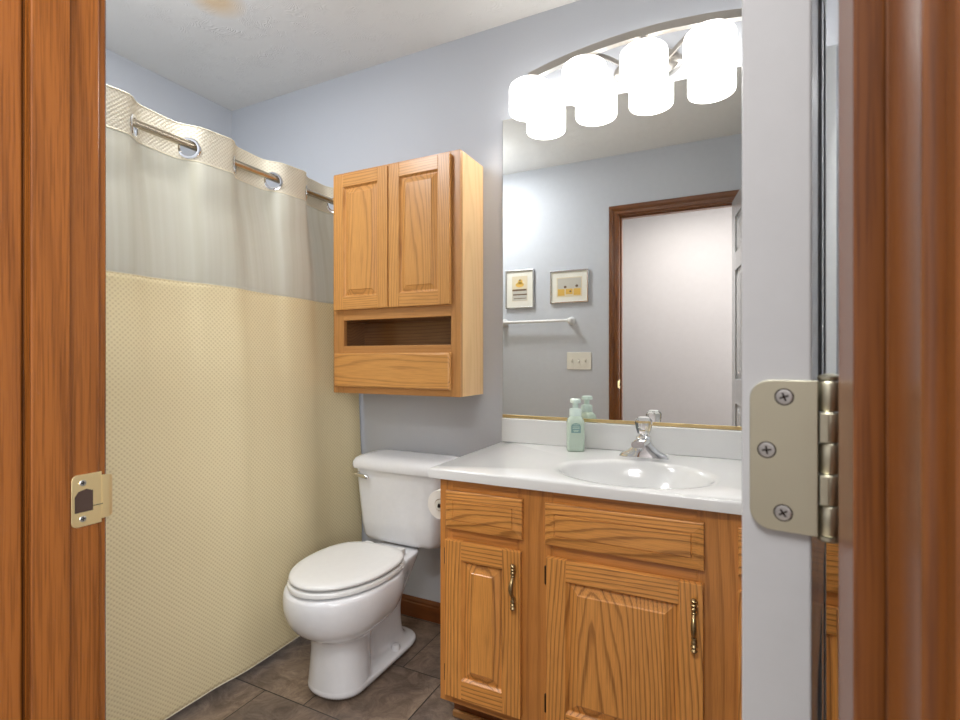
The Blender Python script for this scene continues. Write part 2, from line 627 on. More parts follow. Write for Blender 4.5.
def struct(name, bm, mats, label, cat, **kw):
    o = obj(name, bm, mats, **kw)
    return tag(o, label, cat, None, 'structure')


# ================================================================== SETTING
T = 0.10
b = bm_new(); box(b, XL - T, XR + T, YH, YB + T, -0.06, 0)
struct('floor', b, M['floor'], 'dark brown slate look vinyl tile floor of the bathroom', 'floor', origin=(0, 0, 0))
b = bm_new(); box(b, -2.6, 2.2, HALL - T, YH, -0.06, 0)
struct('floor_hall', b, M['carpet'], 'beige carpet of the hall outside the doorway', 'floor', origin=(0, 0, 0))
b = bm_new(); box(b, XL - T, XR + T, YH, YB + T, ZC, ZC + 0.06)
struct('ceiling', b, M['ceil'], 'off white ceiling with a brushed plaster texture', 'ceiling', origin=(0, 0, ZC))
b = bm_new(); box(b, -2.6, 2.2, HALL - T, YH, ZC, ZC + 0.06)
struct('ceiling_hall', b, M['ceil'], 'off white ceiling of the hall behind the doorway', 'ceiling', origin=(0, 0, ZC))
b = bm_new(); box(b, XL - T, XR + T, YB, YB + T, 0, ZC)
struct('wall_back', b, M['wall'], 'pale blue grey wall behind the toilet, wall cabinet and mirror', 'wall', origin=(0, YB, 0))
b = bm_new(); box(b, XL - T, XL, YF, YB, 0, ZC)
struct('wall_left', b, M['wall'], 'pale blue grey wall behind the shower curtain', 'wall', origin=(XL, 0, 0))
b = bm_new(); box(b, XR, XR + T, YF, YB, 0, ZC)
struct('wall_right', b, M['wall'], 'pale blue grey wall at the right end of the vanity, behind the open door', 'wall', origin=(XR, 0, 0))
b = bm_new()
box(b, XL - T, JL - 0.018, YH, YF, 0, ZC)
box(b, JR + 0.018, XR + T, YH, YF, 0, ZC)
box(b, JL - 0.018, JR + 0.018, YH, YF, ZD + 0.018, ZC)
struct('wall_front', b, M['wall'], 'grey wall around the doorway with the towel bar, seen in the mirror', 'wall', origin=(0, YF, 0))
b = bm_new(); box(b, -2.6, 2.2, HALL - T, HALL, 0, ZC)
struct('wall_hall', b, M['hallwall'], 'plain warm white hall wall seen through the doorway in the mirror', 'wall', origin=(0, HALL, 0))

# baseboards: moulded profile swept along X
def base_profile(y, s):
    return [(y, 0), (y + s * 0.013, 0), (y + s * 0.013, 0.058), (y + s * 0.010, 0.064), (y + s * 0.010, 0.070),
            (y + s * 0.006, 0.078), (y + s * 0.004, 0.083), (y, 0.083)]
def baseboard(name, x0, x1, y, s, label):
    b = bm_new()
    pr = base_profile(y, s)
    loft(b, [[(x0, p[0], p[1]) for p in pr], [(x1, p[0], p[1]) for p in pr]])
    struct(name, b, M['base_x'], label, 'baseboard')
baseboard('baseboard_back', -1.62, -0.782, YB, -1, 'dark stained oak baseboard behind the toilet')
baseboard('baseboard_front', -1.62, JL - 0.066, YF, 1, 'dark stained oak baseboard left of the doorway on the towel bar wall')

# ---- door frame: jambs, stops, casings, strike plate
fr = thing('trim_1', ((JL + JR) / 2, (YF + YH) / 2, 0), 'reddish brown oak door frame around the doorway with brass strike plate', 'door frame', kind='structure')
SY0, SY1 = 0.262, 0.2955
for side, xa, xb in (('l', JL - 0.018, JL), ('r', JR, JR + 0.018)):
    b = bm_new()
    q0, q1 = SY0 - 0.0035, SY0 - 0.0002
    inner, back = (xb, xa) if side == 'l' else (xa, xb)
    dpt = -0.007 if side == 'l' else 0.007
    def jbox(x_0, x_1, y_0, y_1):
        box(b, min(x_0, x_1), max(x_0, x_1), y_0, y_1, 0, ZD + 0.018)
    jbox(back, inner, YH, q0)
    jbox(back, inner, q1, YF)
    jbox(back, inner + dpt, q0, q1)
    obj('jamb', b, M['jamb'], fr, bevel=0.002)
b = bm_new(); box(b, JL, JR, YH, YF, ZD, ZD + 0.018)
obj('head_jamb', b, M['jamb_x'], fr, bevel=0.002)
def stop_profile(x, s):      # s = +1 grows towards +X
    return [(x, SY0), (x + s * 0.0095, SY0), (x + s * 0.0105, SY0 + 0.0010),
            (x + s * 0.0105, SY1), (x, SY1)]
for x, s in ((JL, 1), (JR, -1)):
    b = bm_new()
    prism(b, stop_profile(x, s), 0, ZD, 'XY')
    obj('door_stop', b, M['jamb'], fr)
b = bm_new(); box(b, JL + 0.0105, JR - 0.0105, SY0, SY1, ZD - 0.0105, ZD)
obj('door_stop', b, M['jamb_x'], fr, bevel=0.0008)
CW = 0.057
def casing_pts():            # (distance out from the reveal, thickness)
    return [(0, 0), (0, 0.0085), (0.002, 0.0105), (0.016, 0.0115), (0.018, 0.0095), (0.022, 0.0095), (0.026, 0.012),
            (0.036, 0.0155), (0.050, 0.0165), (0.055, 0.0155), (CW, 0.013), (CW, 0)]
REV = 0.006
for yb, sy in ((YF, 1), (YH, -1)):
    for x0, s in ((JL - REV, -1), (JR + REV, 1)):
        b = bm_new()
        lo, hi = [], []
        for d, t in casing_pts():
            lo.append((x0 + s * d, yb + sy * t, 0))
            hi.append((x0 + s * d, yb + sy * t, ZD + REV + d))
        loft(b, [lo, hi])
        obj('casing', b, M['jamb'], fr)
    b = bm_new()
    lo, hi = [], []
    for d, t in casing_pts():
        lo.append((JL - REV - d, yb + sy * t, ZD + REV + d))
        hi.append((JR + REV + d, yb + sy * t, ZD + REV + d))
    loft(b, [lo, hi])
    obj('head_casing', b, M['jamb_x'], fr)
# strike plate
b = bm_new()
pz0, pz1, py0, py1 = 0.922, 0.980, 0.3015, 0.3315
ol = [(py1, pz0), (py1, pz1)] + [(py0 + 0.006 - 0.006 * math.sin(R(a)), pz1 - 0.006 + 0.006 * math.cos(R(a))) for a in range(0, 91, 15)] \
    + [(py0 + 0.006 - 0.006 * math.cos(R(a)), pz0 + 0.006 - 0.006 * math.sin(R(a))) for a in range(0, 91, 15)]
prism(b, ol, JL, JL + 0.0012, 'YZ')
st = obj('strike_plate', b, M['brass'], fr, bevel=0.0003)
tag(st, 'satin brass strike plate')
b = bm_new()
lp = [(JL + 0.0012, 0.3315)]
for a in range(0, 90, 10):
    lp.append((JL + 0.0012 - 0.009 * (1 - math.cos(R(a))), 0.3385 + 0.0075 * math.sin(R(a))))
lp_in = [(x - 0.0012, y - 0.0006) for x, y in lp]
def lipz(i, top):
    k = i / 9
    ins = 0.004 + 0.004 * k
    return (pz1 - ins) if top else (pz0 + ins)
rows = []
for i in range(len(lp)):
    rows.append([(lp[i][0], lp[i][1], lipz(i, 0)), (lp[i][0], lp[i][1], lipz(i, 1)), (lp_in[i][0], lp_in[i][1], lipz(i, 1)), (lp_in[i][0], lp_in[i][1], lipz(i, 0))])
loft(b, rows)
obj('lip', b, M['brass'], st, smooth=False)
b = bm_new()
hole = [(0.3225, 0.938), (0.3225, 0.9605), (0.316, 0.9635), (0.308, 0.9615), (0.3045, 0.956), (0.3045, 0.938)]
prism(b, hole, JL + 0.0011, JL + 0.00135, 'YZ')
obj('latch_hole', b, M['bronze_hole'], st)
b = bm_new(); box(b, JL + 0.0011, JL + 0.0014, 0.3225, 0.3325, 0.9425, 0.9433)
obj('seam', b, M['dark'], st)
for z in (0.9305, 0.9705):
    b = bm_new()
    lathe(b, [(0.0034, 0), (0.0034, 0.0002), (0.0030, 0.0004), (0.0004, 0.0005)], (JL + 0.0012, 0.3125, z), (1, 0, 0), 16)
    for dy, dz in ((0.0022, 0.0005), (0.0005, 0.0022)):
        box(b, JL + 0.0013, JL + 0.00185, 0.3125 - dy, 0.3125 + dy, z - dz, z + dz, 1)
    s_ = obj('screw', b, [M['steel'], M['bronze']], st, smooth=False)

# ---- the open white door, hinge barrel at its near edge
PX, PY = 0.049, 0.339
door = thing('door_1', (PX, PY, 0), 'open white panel door with satin hinge leaf, right edge foreground', 'door', kind='structure', rotz=R(-(90 + 8.6)))
# local frame: closed position, pin at the origin; the slab runs towards -X, room face at y = -0.008
DX1, DX0 = 0.0045, -0.694
DY0, DY1 = -0.043, -0.008
DZ0, DZ1 = 0.012, 2.038
b = bm_new()
cols_ = [(DX0, DX0 + 0.11), (-0.3975, -0.2925), (DX1 - 0.11, DX1)]
rowsz = [(DZ0, DZ0 + 0.20), (0.86, 1.00), (1.62, 1.72), (DZ1 - 0.11, DZ1)]
for xa, xb in cols_:
    box(b, xa, xb, DY0, DY1, DZ0, DZ1)
for i in range(2):
    xa, xb = cols_[i][1], cols_[i + 1][0]
    for za, zb in rowsz:
        box(b, xa, xb, DY0, DY1, za, zb)
    for j in range(3):
        za, zb = rowsz[j][1], rowsz[j + 1][0]
        box(b, xa, xb, DY0 + 0.010, DY1 - 0.010, za, zb)
        for yo, yi, sg in ((DY0, DY0 + 0.0101, 1), (DY1, DY1 - 0.0101, -1)):
            o4 = [(xa + 0.012, yi, za + 0.012), (xb - 0.012, yi, za + 0.012), (xb - 0.012, yi, zb - 0.012), (xa + 0.012, yi, zb - 0.012)]
            yt = yo + sg * 0.0025
            i4 = [(xa + 0.04, yt, za + 0.04), (xb - 0.04, yt, za + 0.04), (xb - 0.04, yt, zb - 0.04), (xa + 0.04, yt, zb - 0.04)]
            loft(b, [o4, i4])
obj('door_slab', b, M['door'], door, local=True, bevel=0.0012)
# hinge: leaf let into the door edge (+X face), barrel around the pin
HZ0, HZ1 = 1.0105, 1.0965
hg = thing('hinge', (0, 0, HZ0), None, None)
hg.parent = door
def hinge_leaf():
    b = bm_new()
    r = 0.011
    y1, y0 = -0.0050, -0.0385
    ol = [(y1, HZ0), (y1, HZ1)]
    ol += [(y0 + r - r * math.sin(R(a)), HZ1 - r + r * math.cos(R(a))) for a in range(0, 91, 10)]
    ol += [(y0 + r - r * math.cos(R(a)), HZ0 + r - r * math.sin(R(a))) for a in range(0, 91, 10)]
    prism(b, [(p[0], p[1] - HZ0) for p in ol], DX1 + 0.0002, DX1 + 0.0022, 'YZ')
    hh = (HZ1 - HZ0) / 5
    for i in (1, 3):
        box(b, DX1 + 0.0002, DX1 + 0.0022, -0.0042, 0.0, hh * i + 0.0006, hh * (i + 1) - 0.0006)
    return b
obj('leaf', hinge_leaf(), M['hinge'], hg, local=True, bevel=0.0004)
nk = 5
for i in range(nk):
    b = bm_new()
    za = (HZ1 - HZ0) * i / nk + 0.0004
    zb = (HZ1 - HZ0) * (i + 1) / nk - 0.0004
    lathe(b, [(0.0050, za), (0.0055, za + 0.0006), (0.0055, zb - 0.0006), (0.0050, zb)], (0.0, 0.0, 0), (0, 0, 1), 24)
    smooth_by_angle(obj('knuckle', b, M['hinge'], hg, local=True))
b = bm_new()
lathe(b, [(0.0046, HZ1 - HZ0), (0.0056, HZ1 - HZ0 + 0.001), (0.0056, HZ1 - HZ0 + 0.0025), (0.002, HZ1 - HZ0 + 0.004)], (0, 0, 0), (0, 0, 1), 20)
lathe(b, [(0.0046, -0.003), (0.0056, -0.002), (0.0056, 0.0)], (0, 0, 0), (0, 0, 1), 20)
smooth_by_angle(obj('pin', b, M['hinge'], hg, local=True))
for yy, zz in ((-0.021, HZ1 - 0.0095 - HZ0), (-0.0297, (HZ1 - HZ0) * 0.53), (-0.0215, 0.0105)):
    b = bm_new()
    lathe(b, [(0.0042, 0), (0.0042, 0.0003), (0.0034, 0.0005), (0.0003, 0.0006)], (DX1 + 0.0021, yy, zz), (1, 0, 0), 20)
    an = random.uniform(0, 1.5)
    for q in (0, PI / 2):
        c, s = math.cos(an + q), math.sin(an + q)
        w, l = 0.0005, 0.0024
        pts = [(l * c - w * s, l * s + w * c), (-l * c - w * s, -l * s + w * c), (-l * c + w * s, -l * s - w * c), (l * c + w * s, l * s - w * c)]
        loft(b, [[(DX1 + 0.0023, yy + p[0], zz + p[1]) for p in pts], [(DX1 + 0.0028, yy + p[0], zz + p[1]) for p in pts]], mi=1)
    # dark countersink ring
    lathe(b, [(0.0049, 0), (0.0049, 0.00012)], (DX1 + 0.0021, yy, zz), (1, 0, 0), 20, mi=1)
    obj('screw', b, [M['steel'], M['bronze']], hg, local=True)

# ================================================================== cabinets
def door_panel_bm(bm, x0, x1, z0, z1, yf, stile=0.05, rail=0.05, t=0.018, raise_in=0.028):
    """frame-and-raised-panel door, front face at y = yf (faces -Y). slot 0 upright grain, slot 1 level grain"""
    yb_ = yf + t
    # lipped outer edge: small ogee - slightly smaller front
    e = 0.004
    def bar(a0, a1, c0, c1, mi):
        box(bm, a0, a1, yf, yb_, c0, c1, mi)
    bar(x0, x0 + stile, z0, z1, 0)
    bar(x1 - stile, x1, z0, z1, 0)
    bar(x0 + stile, x1 - stile, z1 - rail, z1, 1)
    bar(x0 + stile, x1 - stile, z0, z0 + rail, 1)
    xa, xb, za, zb = x0 + stile, x1 - stile, z0 + rail, z1 - rail
    # inner sticking (small slope) then the panel groove and the raised field
    def rect(i, y):
        return [(xa + i, y, za + i), (xb - i, y, za + i), (xb - i, y, zb - i), (xa + i, y, zb - i)]
    loft(bm, [rect(0.0, yf + 0.002), rect(0.005, yf + 0.0085), rect(0.0075, yf + 0.0105), rect(raise_in, yf + 0.003), rect(raise_in + 0.0012, yf + 0.0005)], False, True, 0)


def drawer_front_bm(bm, x0, x1, z0, z1, yf, t=0.018, inset=0.026, carved=True):
    def rect(i, y):
        return [(x0 + i, y, z0 + i), (x1 - i, y, z0 + i), (x1 - i, y, z1 - i), (x0 + i, y, z1 - i)]
    if carved:
        loft(bm, [rect(0, yf + t), rect(0, yf + 0.006), rect(0.002, yf + 0.0045), rect(inset, yf + 0.001), rect(inset + 0.0008, yf + 0.003), rect(inset + 0.002, yf + 0.003), rect(inset + 0.003, yf)], True, True, 1)
    else:
        loft(bm, [rect(0, yf + t), rect(0, yf + 0.006), rect(0.003, yf + 0.0025), rect(0.007, yf), ], True, True, 1)


# ---- over-toilet wall cabinet
WX0, WX1, WY0, WZ0, WZ1 = -1.508, -0.898, 1.655, 0.970, 1.890
wc = thing('wall_cabinet', ((WX0 + WX1) / 2, YB, WZ0), 'honey oak wall cabinet with two doors, open niche and drawer above the toilet', 'cabinet')
FT = 0.019
ZN0, ZN1 = 1.166, 1.273        # open niche
for xa, xb in ((WX0, WX0 + 0.013), (WX1 - 0.013, WX1)):
    b = bm_new()
    box(b, xa, xb, WY0 + FT, YB - 0.001, WZ0, WZ1)
    obj('side_panel', b, M['cab_side'], wc, bevel=0.0008)
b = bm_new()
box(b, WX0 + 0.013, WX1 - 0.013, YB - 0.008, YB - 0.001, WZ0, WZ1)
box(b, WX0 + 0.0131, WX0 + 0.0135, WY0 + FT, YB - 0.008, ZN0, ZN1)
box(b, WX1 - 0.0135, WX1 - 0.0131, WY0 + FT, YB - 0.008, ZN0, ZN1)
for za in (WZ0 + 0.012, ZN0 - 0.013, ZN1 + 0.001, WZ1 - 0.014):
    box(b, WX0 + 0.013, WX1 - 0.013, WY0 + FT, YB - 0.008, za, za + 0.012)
tag(obj('niche_lining', b, M['niche'], wc), 'oak lining of the open niche, its shade put into a darker tone')
b = bm_new()
box(b, WX0, WX0 + 0.056, WY0, WY0 + FT, WZ0, WZ1, 0)
box(b, WX1 - 0.040, WX1, WY0, WY0 + FT, WZ0, WZ1, 0)
for za, zb in ((WZ0, WZ0 + 0.040), (1.12, ZN0), (ZN1, 1.330), (WZ1 - 0.030, WZ1)):
    box(b, WX0 + 0.056, WX1 - 0.040, WY0, WY0 + FT, za, zb, 1)
obj('face_frame', b, [M['cab_frame_z'], M['cab_frame_x']], wc, bevel=0.0012)
for xa, xb in ((-1.492, -1.2155), (-1.2105, -0.934)):
    b = bm_new()
    door_panel_bm(b, xa, xb, 1.316, 1.876, WY0 - 0.019, 0.050, 0.052, 0.0185)
    obj('door', b, [M['cab_z'], M['cab_x']], wc, bevel=0.003)
b = bm_new()
drawer_front_bm(b, -1.492, -0.934, 0.996, 1.136, WY0 - 0.019, 0.0185, carved=False)
obj('drawer', b, [M['cab_z'], M['cab_x']], wc, bevel=0.002)

# ---- vanity cabinet
VX0, VX1, VF, VZ0, VZ1 = -0.780, 0.268, 1.312, 0.095, 0.757
va = thing('vanity_cabinet', ((VX0 + VX1) / 2, YB, 0), 'amber oak vanity cabinet with raised panel doors under the white counter', 'cabinet')
b = bm_new()
box(b, VX0 + 0.002, VX0 + 0.016, VF + FT, YB - 0.001, VZ0, VZ1)
box(b, VX1 - 0.016, VX1 - 0.002, VF + FT, YB - 0.001, VZ0, VZ1)
box(b, VX0 + 0.016, VX1 - 0.016, VF + FT, YB - 0.001, VZ0, VZ0 + 0.013)
box(b, VX0 + 0.016, VX1 - 0.016, YB - 0.008, YB - 0.001, VZ0 + 0.013, VZ1)
obj('carcass', b, M['frame_z'], va, bevel=0.0008)
b = bm_new()
stiles = [(VX0, -0.738), (-0.532, -0.428), (-0.072, 0.030), (0.238, VX1)]
for xa, xb in stiles:
    box(b, xa, xb, VF, VF + FT, VZ0, VZ1, 0)
for (xa, xb) in ((-0.738, -0.532), (-0.428, -0.072), (0.030, 0.238)):
    for za, zb in ((VZ0, 0.135), (0.570, 0.628), (0.708, VZ1)):
        box(b, xa, xb, VF, VF + FT, za, zb, 1)
obj('face_frame', b, [M['frame_z'], M['frame_x']], va, bevel=0.001)
b = bm_new()
box(b, VX0 + 0.004, VX1 - 0.004, VF + 0.078, VF + 0.092, 0, VZ0)
tk = obj('toe_kick', b, M['base_x'], va)
b = bm_new()
box(b, VX0 + 0.004, VX1 - 0.004, VF + 0.064, VF + 0.078, 0, 0.022)
tag(obj('shoe_moulding', b, M['cab_frame_x'], va, bevel=0.006), 'pale oak shoe moulding along the toe kick')


def pull_handle(bm, x, zc, yf, h=0.127):
    """beaded antique brass bow pull, standing vertically on a face at y = yf"""
    yo = yf - 0.010
    z0, z1 = zc - h / 2, zc + h / 2
    for s, zz in ((1, z1), (-1, z0)):
        prof = [(0.0006, 0), (0.0042, 0.0015), (0.0060, 0.0055), (0.0042, 0.0095), (0.0030, 0.0115), (0.0055, 0.0135), (0.0060, 0.0155), (0.0045, 0.0185), (0.0034, 0.0205),
                (0.0050, 0.0225), (0.0054, 0.0255), (0.0040, 0.0285), (0.0032, 0.031), (0.0046, 0.033), (0.0046, 0.036), (0.0030, 0.038)]
        lathe(bm, [(r_ * 1.35, h_) for r_, h_ in prof], (x, yo, zz), (0, 0, -s), 16)
        lathe(bm, [(0.0062, 0), (0.005, 0.003), (0.0042, 0.011)], (x, yf, zz - s * 0.024), (0, -1, 0), 14)
    path, rs = [], []
    for i in range(13):
        t = i / 12
        z = z0 + 0.036 + (h - 0.072) * t
        path.append((x, yo - 0.015 * math.sin(PI * t), z))
        rs.append(0.0042 + 0.0024 * math.sin(PI * t))
    tube(bm, path, rs, 12)


def vanity_door(xa, xb, handle_x, hinge_x):
    b = bm_new()
    door_panel_bm(b, xa, xb, 0.124, 0.581, VF - 0.018, 0.054, 0.055, 0.0178, 0.030)
    d = obj('door', b, [M['van_z'], M['van_x']], va, bevel=0.003)
    hb = bm_new()
    pull_handle(hb, handle_x, 0.487, VF - 0.018, 0.127)
    tag(smooth_by_angle(obj('handle', hb, M['antique'], d), 50), 'beaded antique brass pull')
    for zc in (0.528, 0.183):
        hb = bm_new()
        lathe(hb, [(0.002, -0.025), (0.0035, -0.023), (0.0035, 0.023), (0.002, 0.025)], (hinge_x, VF - 0.005, zc), (0, 0, 1), 12)
        sx = 1 if hinge_x < xa else -1
        box(hb, min(hinge_x, hinge_x - sx * 0.0035), max(hinge_x, hinge_x - sx * 0.0035), VF - 0.002, VF - 0.0002, zc - 0.022, zc + 0.022)
        tag(obj('hinge', hb, M['bronze'], d), 'dark bronze hinge')
    return d
vanity_door(-0.7545, -0.5165, -0.534, -0.7595)
vanity_door(-0.4425, -0.0575, -0.077, -0.4475)
vanity_door(0.0155, 0.2545, 0.040, 0.2595)
for xa, xb in ((-0.7545, -0.513), (-0.447, -0.056), (0.0155, 0.2545)):
    b = bm_new()
    drawer_front_bm(b, xa, xb, 0.6135, 0.7245, VF - 0.018, 0.0178)
    obj('drawer_front', b, [M['van_z'], M['van_x']], va, bevel=0.001)

# ---- countertop with integral basin
KX0, KX1, KY0, KZ = -0.809, 0.286, 1.2915, 0.787
vt = thing('countertop', ((KX0 + KX1) / 2, YB, VZ1), 'glossy white vanity countertop with integral oval basin and backsplash', 'countertop')
SCX, SCY, SA, SB = -0.252, 1.500, 0.212, 0.168
n = 128
b = bm_new()
def rectpt(a):
    c, s = math.cos(a), math.sin(a)
    ts = []
    if c > 1e-9: ts.append((KX1 - SCX) / c)
    if c < -1e-9: ts.append((KX0 - SCX) / c)
    if s > 1e-9: ts.append((YB - 0.001 - SCY) / s)
    if s < -1e-9: ts.append((KY0 - SCY) / s)
    t = min(ts)
    return [SCX + c * t, SCY + s * t]
angs = [2 * PI * i / n for i in range(n)]
for cx_, cy_ in ((KX0, KY0), (KX1, KY0), (KX0, YB - 0.001), (KX1, YB - 0.001)):
    a = math.atan2(cy_ - SCY, cx_ - SCX) % (2 * PI)
    i = min(range(n), key=lambda k: abs(angs[k] - a))
    angs[i] = a
outer = [rectpt(a) for a in angs]
def ell(k, z, dz=0):
    return [(SCX + SA * k * math.cos(a), SCY + SB * k * math.sin(a), z) for a in angs]
def inset(p, d, z):
    return (min(max(p[0], KX0 + d), KX1 - d), min(max(p[1], KY0 + d), YB - 0.001), z)
loops = [[(p[0], p[1], VZ1 + 0.0005) for p in outer],
         [(p[0], p[1], KZ - 0.006) for p in outer],
         [inset(p, 0.002, KZ - 0.0018) for p in outer],
         [inset(p, 0.006, KZ) for p in outer],
         ell(1.10, KZ), ell(1.03, KZ - 0.0012), ell(1.0, KZ - 0.004), ell(0.965, KZ - 0.012), ell(0.91, KZ - 0.034), ell(0.80, KZ - 0.070), ell(0.62, KZ - 0.103),
         ell(0.38, KZ - 0.124), ell(0.16, KZ - 0.130)]
loft(b, loops, False, True)
dk = obj('deck', b, M['marble'], vt)
smooth_by_angle(dk, 50)
b = bm_new()
lathe(b, [(0.024, 0), (0.024, 0.002), (0.018, 0.0035), (0.0165, 0.0015), (0.004, 0.001)], (SCX, SCY, KZ - 0.1305), (0, 0, 1), 24)
tag(smooth_by_angle(obj('drain', b, M['chrome'], vt)), 'chrome drain')
b = bm_new()
box(b, KX0, KX1, 1.829, YB - 0.001, KZ + 0.0003, 0.8805)
obj('backsplash', b, M['marble'], vt, bevel=0.003)

# ---- mirror on the wall
mi_ = thing('mirror', (-0.26, YB, 0.8815), 'large frameless wall mirror above the vanity with gold bottom channel', 'mirror')
b = bm_new()
fs = box(b, -0.809, 0.285, YB - 0.0065, YB - 0.0005, 0.884, 2.056, 1)
fs[2].material_index = 0
obj('glass', b, [M['mirror'], M['mirroredge']], mi_)
b = bm_new()
box(b, -0.809, 0.285, YB - 0.0105, YB - 0.0070, 0.8815, 0.893)
box(b, -0.809, 0.285, YB - 0.0070, YB - 0.0005, 0.8815, 0.8838)
tag(obj('channel', b, M['goldtrim'], mi_, bevel=0.0006), 'gold bottom channel')

# ---- faucet
FX, FY, FZ = -0.255, 1.722, KZ + 0.0005
fa = thing('faucet', (FX, FY, FZ), 'chrome centerset sink faucet with a clear acrylic knob', 'faucet')
def oval(cx, cy, a, c, z, n=32, e=1.0):
    out = []
    for i in range(n):
        t = 2 * PI * i / n
        cc, ss = math.cos(t), math.sin(t)
        out.append((cx + a * math.copysign(abs(cc) ** e, cc), cy + c * math.copysign(abs(ss) ** e, ss), z))
    return out
b = bm_new()
loft(b, [oval(FX, FY, 0.077, 0.026, FZ), oval(FX, FY, 0.078, 0.027, FZ + 0.004), oval(FX, FY, 0.076, 0.026, FZ + 0.010), oval(FX, FY, 0.068, 0.0245, FZ + 0.017),
         oval(FX, FY, 0.050, 0.024, FZ + 0.026), oval(FX, FY, 0.036, 0.0235, FZ + 0.038), oval(FX, FY, 0.0275, 0.0230, FZ + 0.052), oval(FX, FY, 0.0245, 0.0225, FZ + 0.064),
         oval(FX, FY, 0.0235, 0.0220, FZ + 0.070), oval(FX, FY, 0.020, 0.019, FZ + 0.073)])
smooth_by_angle(obj('base', b, M['chrome'], fa))
b = bm_new()
sp = []
for i in range(9):
    t = i / 8
    yy = FY - 0.008 - 0.108 * t
    zc = FZ + 0.055 + 0.006 * math.sin(t * PI * 0.6)
    hw = 0.0225 - 0.003 * t
    hh = 0.0135 - 0.0025 * t
    sp.append([(FX + hw * math.copysign(abs(math.cos(a)) ** 0.7, math.cos(a)), yy, zc + hh * math.copysign(abs(math.sin(a)) ** 0.7, math.sin(a))) for a in [2 * PI * k / 24 for k in range(24)]])
loft(b, sp)
lathe(b, [(0.0115, 0), (0.0115, 0.012), (0.009, 0.0125)], (FX, FY - 0.103, FZ + 0.052), (0, -0.15, -1), 20)
smooth_by_angle(obj('spout', b, M['chrome'], fa), 50)
b = bm_new()
lathe(b, [(0.016, 0.0), (0.016, 0.003), (0.011, 0.004), (0.011, 0.010)], (FX, FY, FZ + 0.073), (0, 0, 1), 20)
smooth_by_angle(obj('stem', b, M['chrome'], fa))
b = bm_new()
lathe(b, [(0.0165, 0.0), (0.0190, 0.003), (0.0225, 0.012), (0.0270, 0.028), (0.0285, 0.038), (0.0270, 0.046), (0.0210, 0.052), (0.0170, 0.0535)], (FX, FY, FZ + 0.079), (0, 0, 1), 12)
kn = tag(obj('knob', b, M['acrylic'], fa), 'clear faceted acrylic knob')
b = bm_new()
lathe(b, [(0.0165, 0.0), (0.0168, 0.0012), (0.0120, 0.0028), (0.001, 0.0034)], (FX, FY, FZ + 0.1328), (0, 0, 1), 24)
tag(smooth_by_angle(obj('cap', b, M['white'], kn)), 'white index cap')

# ---- soap dispenser
BX, BY, BZ = -0.494, 1.765, KZ + 0.0005
so = thing('soap_dispenser', (BX, BY, BZ), 'pale green foaming soap bottle with a mint pump beside the faucet', 'soap bottle')
def rsq(h, r, z, rot=R(20)):
    pts = rrect(0, 0, h, h, r, 5)
    c, s = math.cos(rot), math.sin(rot)
    return [(BX + x * c - y * s, BY + x * s + y * c, BZ + z) for x, y in pts]
b = bm_new()
loft(b, [rsq(0.027, 0.010, 0), rsq(0.0295, 0.011, 0.003), rsq(0.030, 0.011, 0.010), rsq(0.030, 0.011, 0.098), rsq(0.0285, 0.012, 0.108), rsq(0.0255, 0.014, 0.115), rsq(0.0215, 0.016, 0.121), rsq(0.0185, 0.0165, 0.124)])
bd = smooth_by_angle(obj('bottle', b, M['soap'], so), 50)
b = bm_new()
c20, s20 = math.cos(R(20)), math.sin(R(20))
def lab(u, z, d):            # a point on the bottle's front face
    x, y = u, -0.0300 - d
    return (BX + x * c20 - y * s20, BY + x * s20 + y * c20, BZ + z)
arch = [(-0.0165, 0.066), (0.0165, 0.066), (0.0165, 0.088)] + [(0.0165 * math.cos(R(a)), 0.088 + 0.012 * math.sin(R(a))) for a in range(15, 180, 15)] + [(-0.0165, 0.088)]
loft(b, [[lab(u, z, 0.0001) for u, z in arch], [lab(u, z, 0.0005) for u, z in arch]])
lb = tag(obj('label', b, M['soaplabel'], bd), 'arched teal label')
b = bm_new()
for z, w in ((0.0935, 0.009), (0.0865, 0.012), (0.0815, 0.012), (0.0745, 0.010), (0.0705, 0.008)):
    q = [(-w, z), (w, z), (w, z + 0.0016), (-w, z + 0.0016)]
    loft(b, [[lab(u, zz, 0.0005) for u, zz in q], [lab(u, zz, 0.0008) for u, zz in q]])
obj('print', b, M['soapprint'], lb)
b = bm_new()
lathe(b, [(0.0195, 0.122), (0.0215, 0.124), (0.0215, 0.145), (0.0195, 0.149), (0.0115, 0.151)], (BX, BY, BZ), (0, 0, 1), 28)
smooth_by_angle(obj('collar', b, M['soapcap'], so))
b = bm_new()
lathe(b, [(0.0105, 0.150), (0.0105, 0.168), (0.0125, 0.171)], (BX, BY, BZ), (0, 0, 1), 24)
c0, s0 = math.cos(R(290)), math.sin(R(290))
ol = []
for (l, w) in ((-0.012, 0.0150), (0.004, 0.0190), (0.013, 0.0175), (0.024, 0.0080), (0.026, -0.0080), (0.013, -0.0175), (0.004, -0.0190), (-0.012, -0.0150), (-0.016, -0.007), (-0.016, 0.007)):
    ol.append((BX + l * c0 - w * s0, BY + l * s0 + w * c0))
loft(b, [[(x, y, BZ + 0.1695) for x, y in ol], [(x, y, BZ + 0.1805) for x, y in ol], [(BX + (x - BX) * 0.85, BY + (y - BY) * 0.85, BZ + 0.1835) for x, y in ol]])
obj('pump', b, M['soapcap'], so, bevel=0.001)

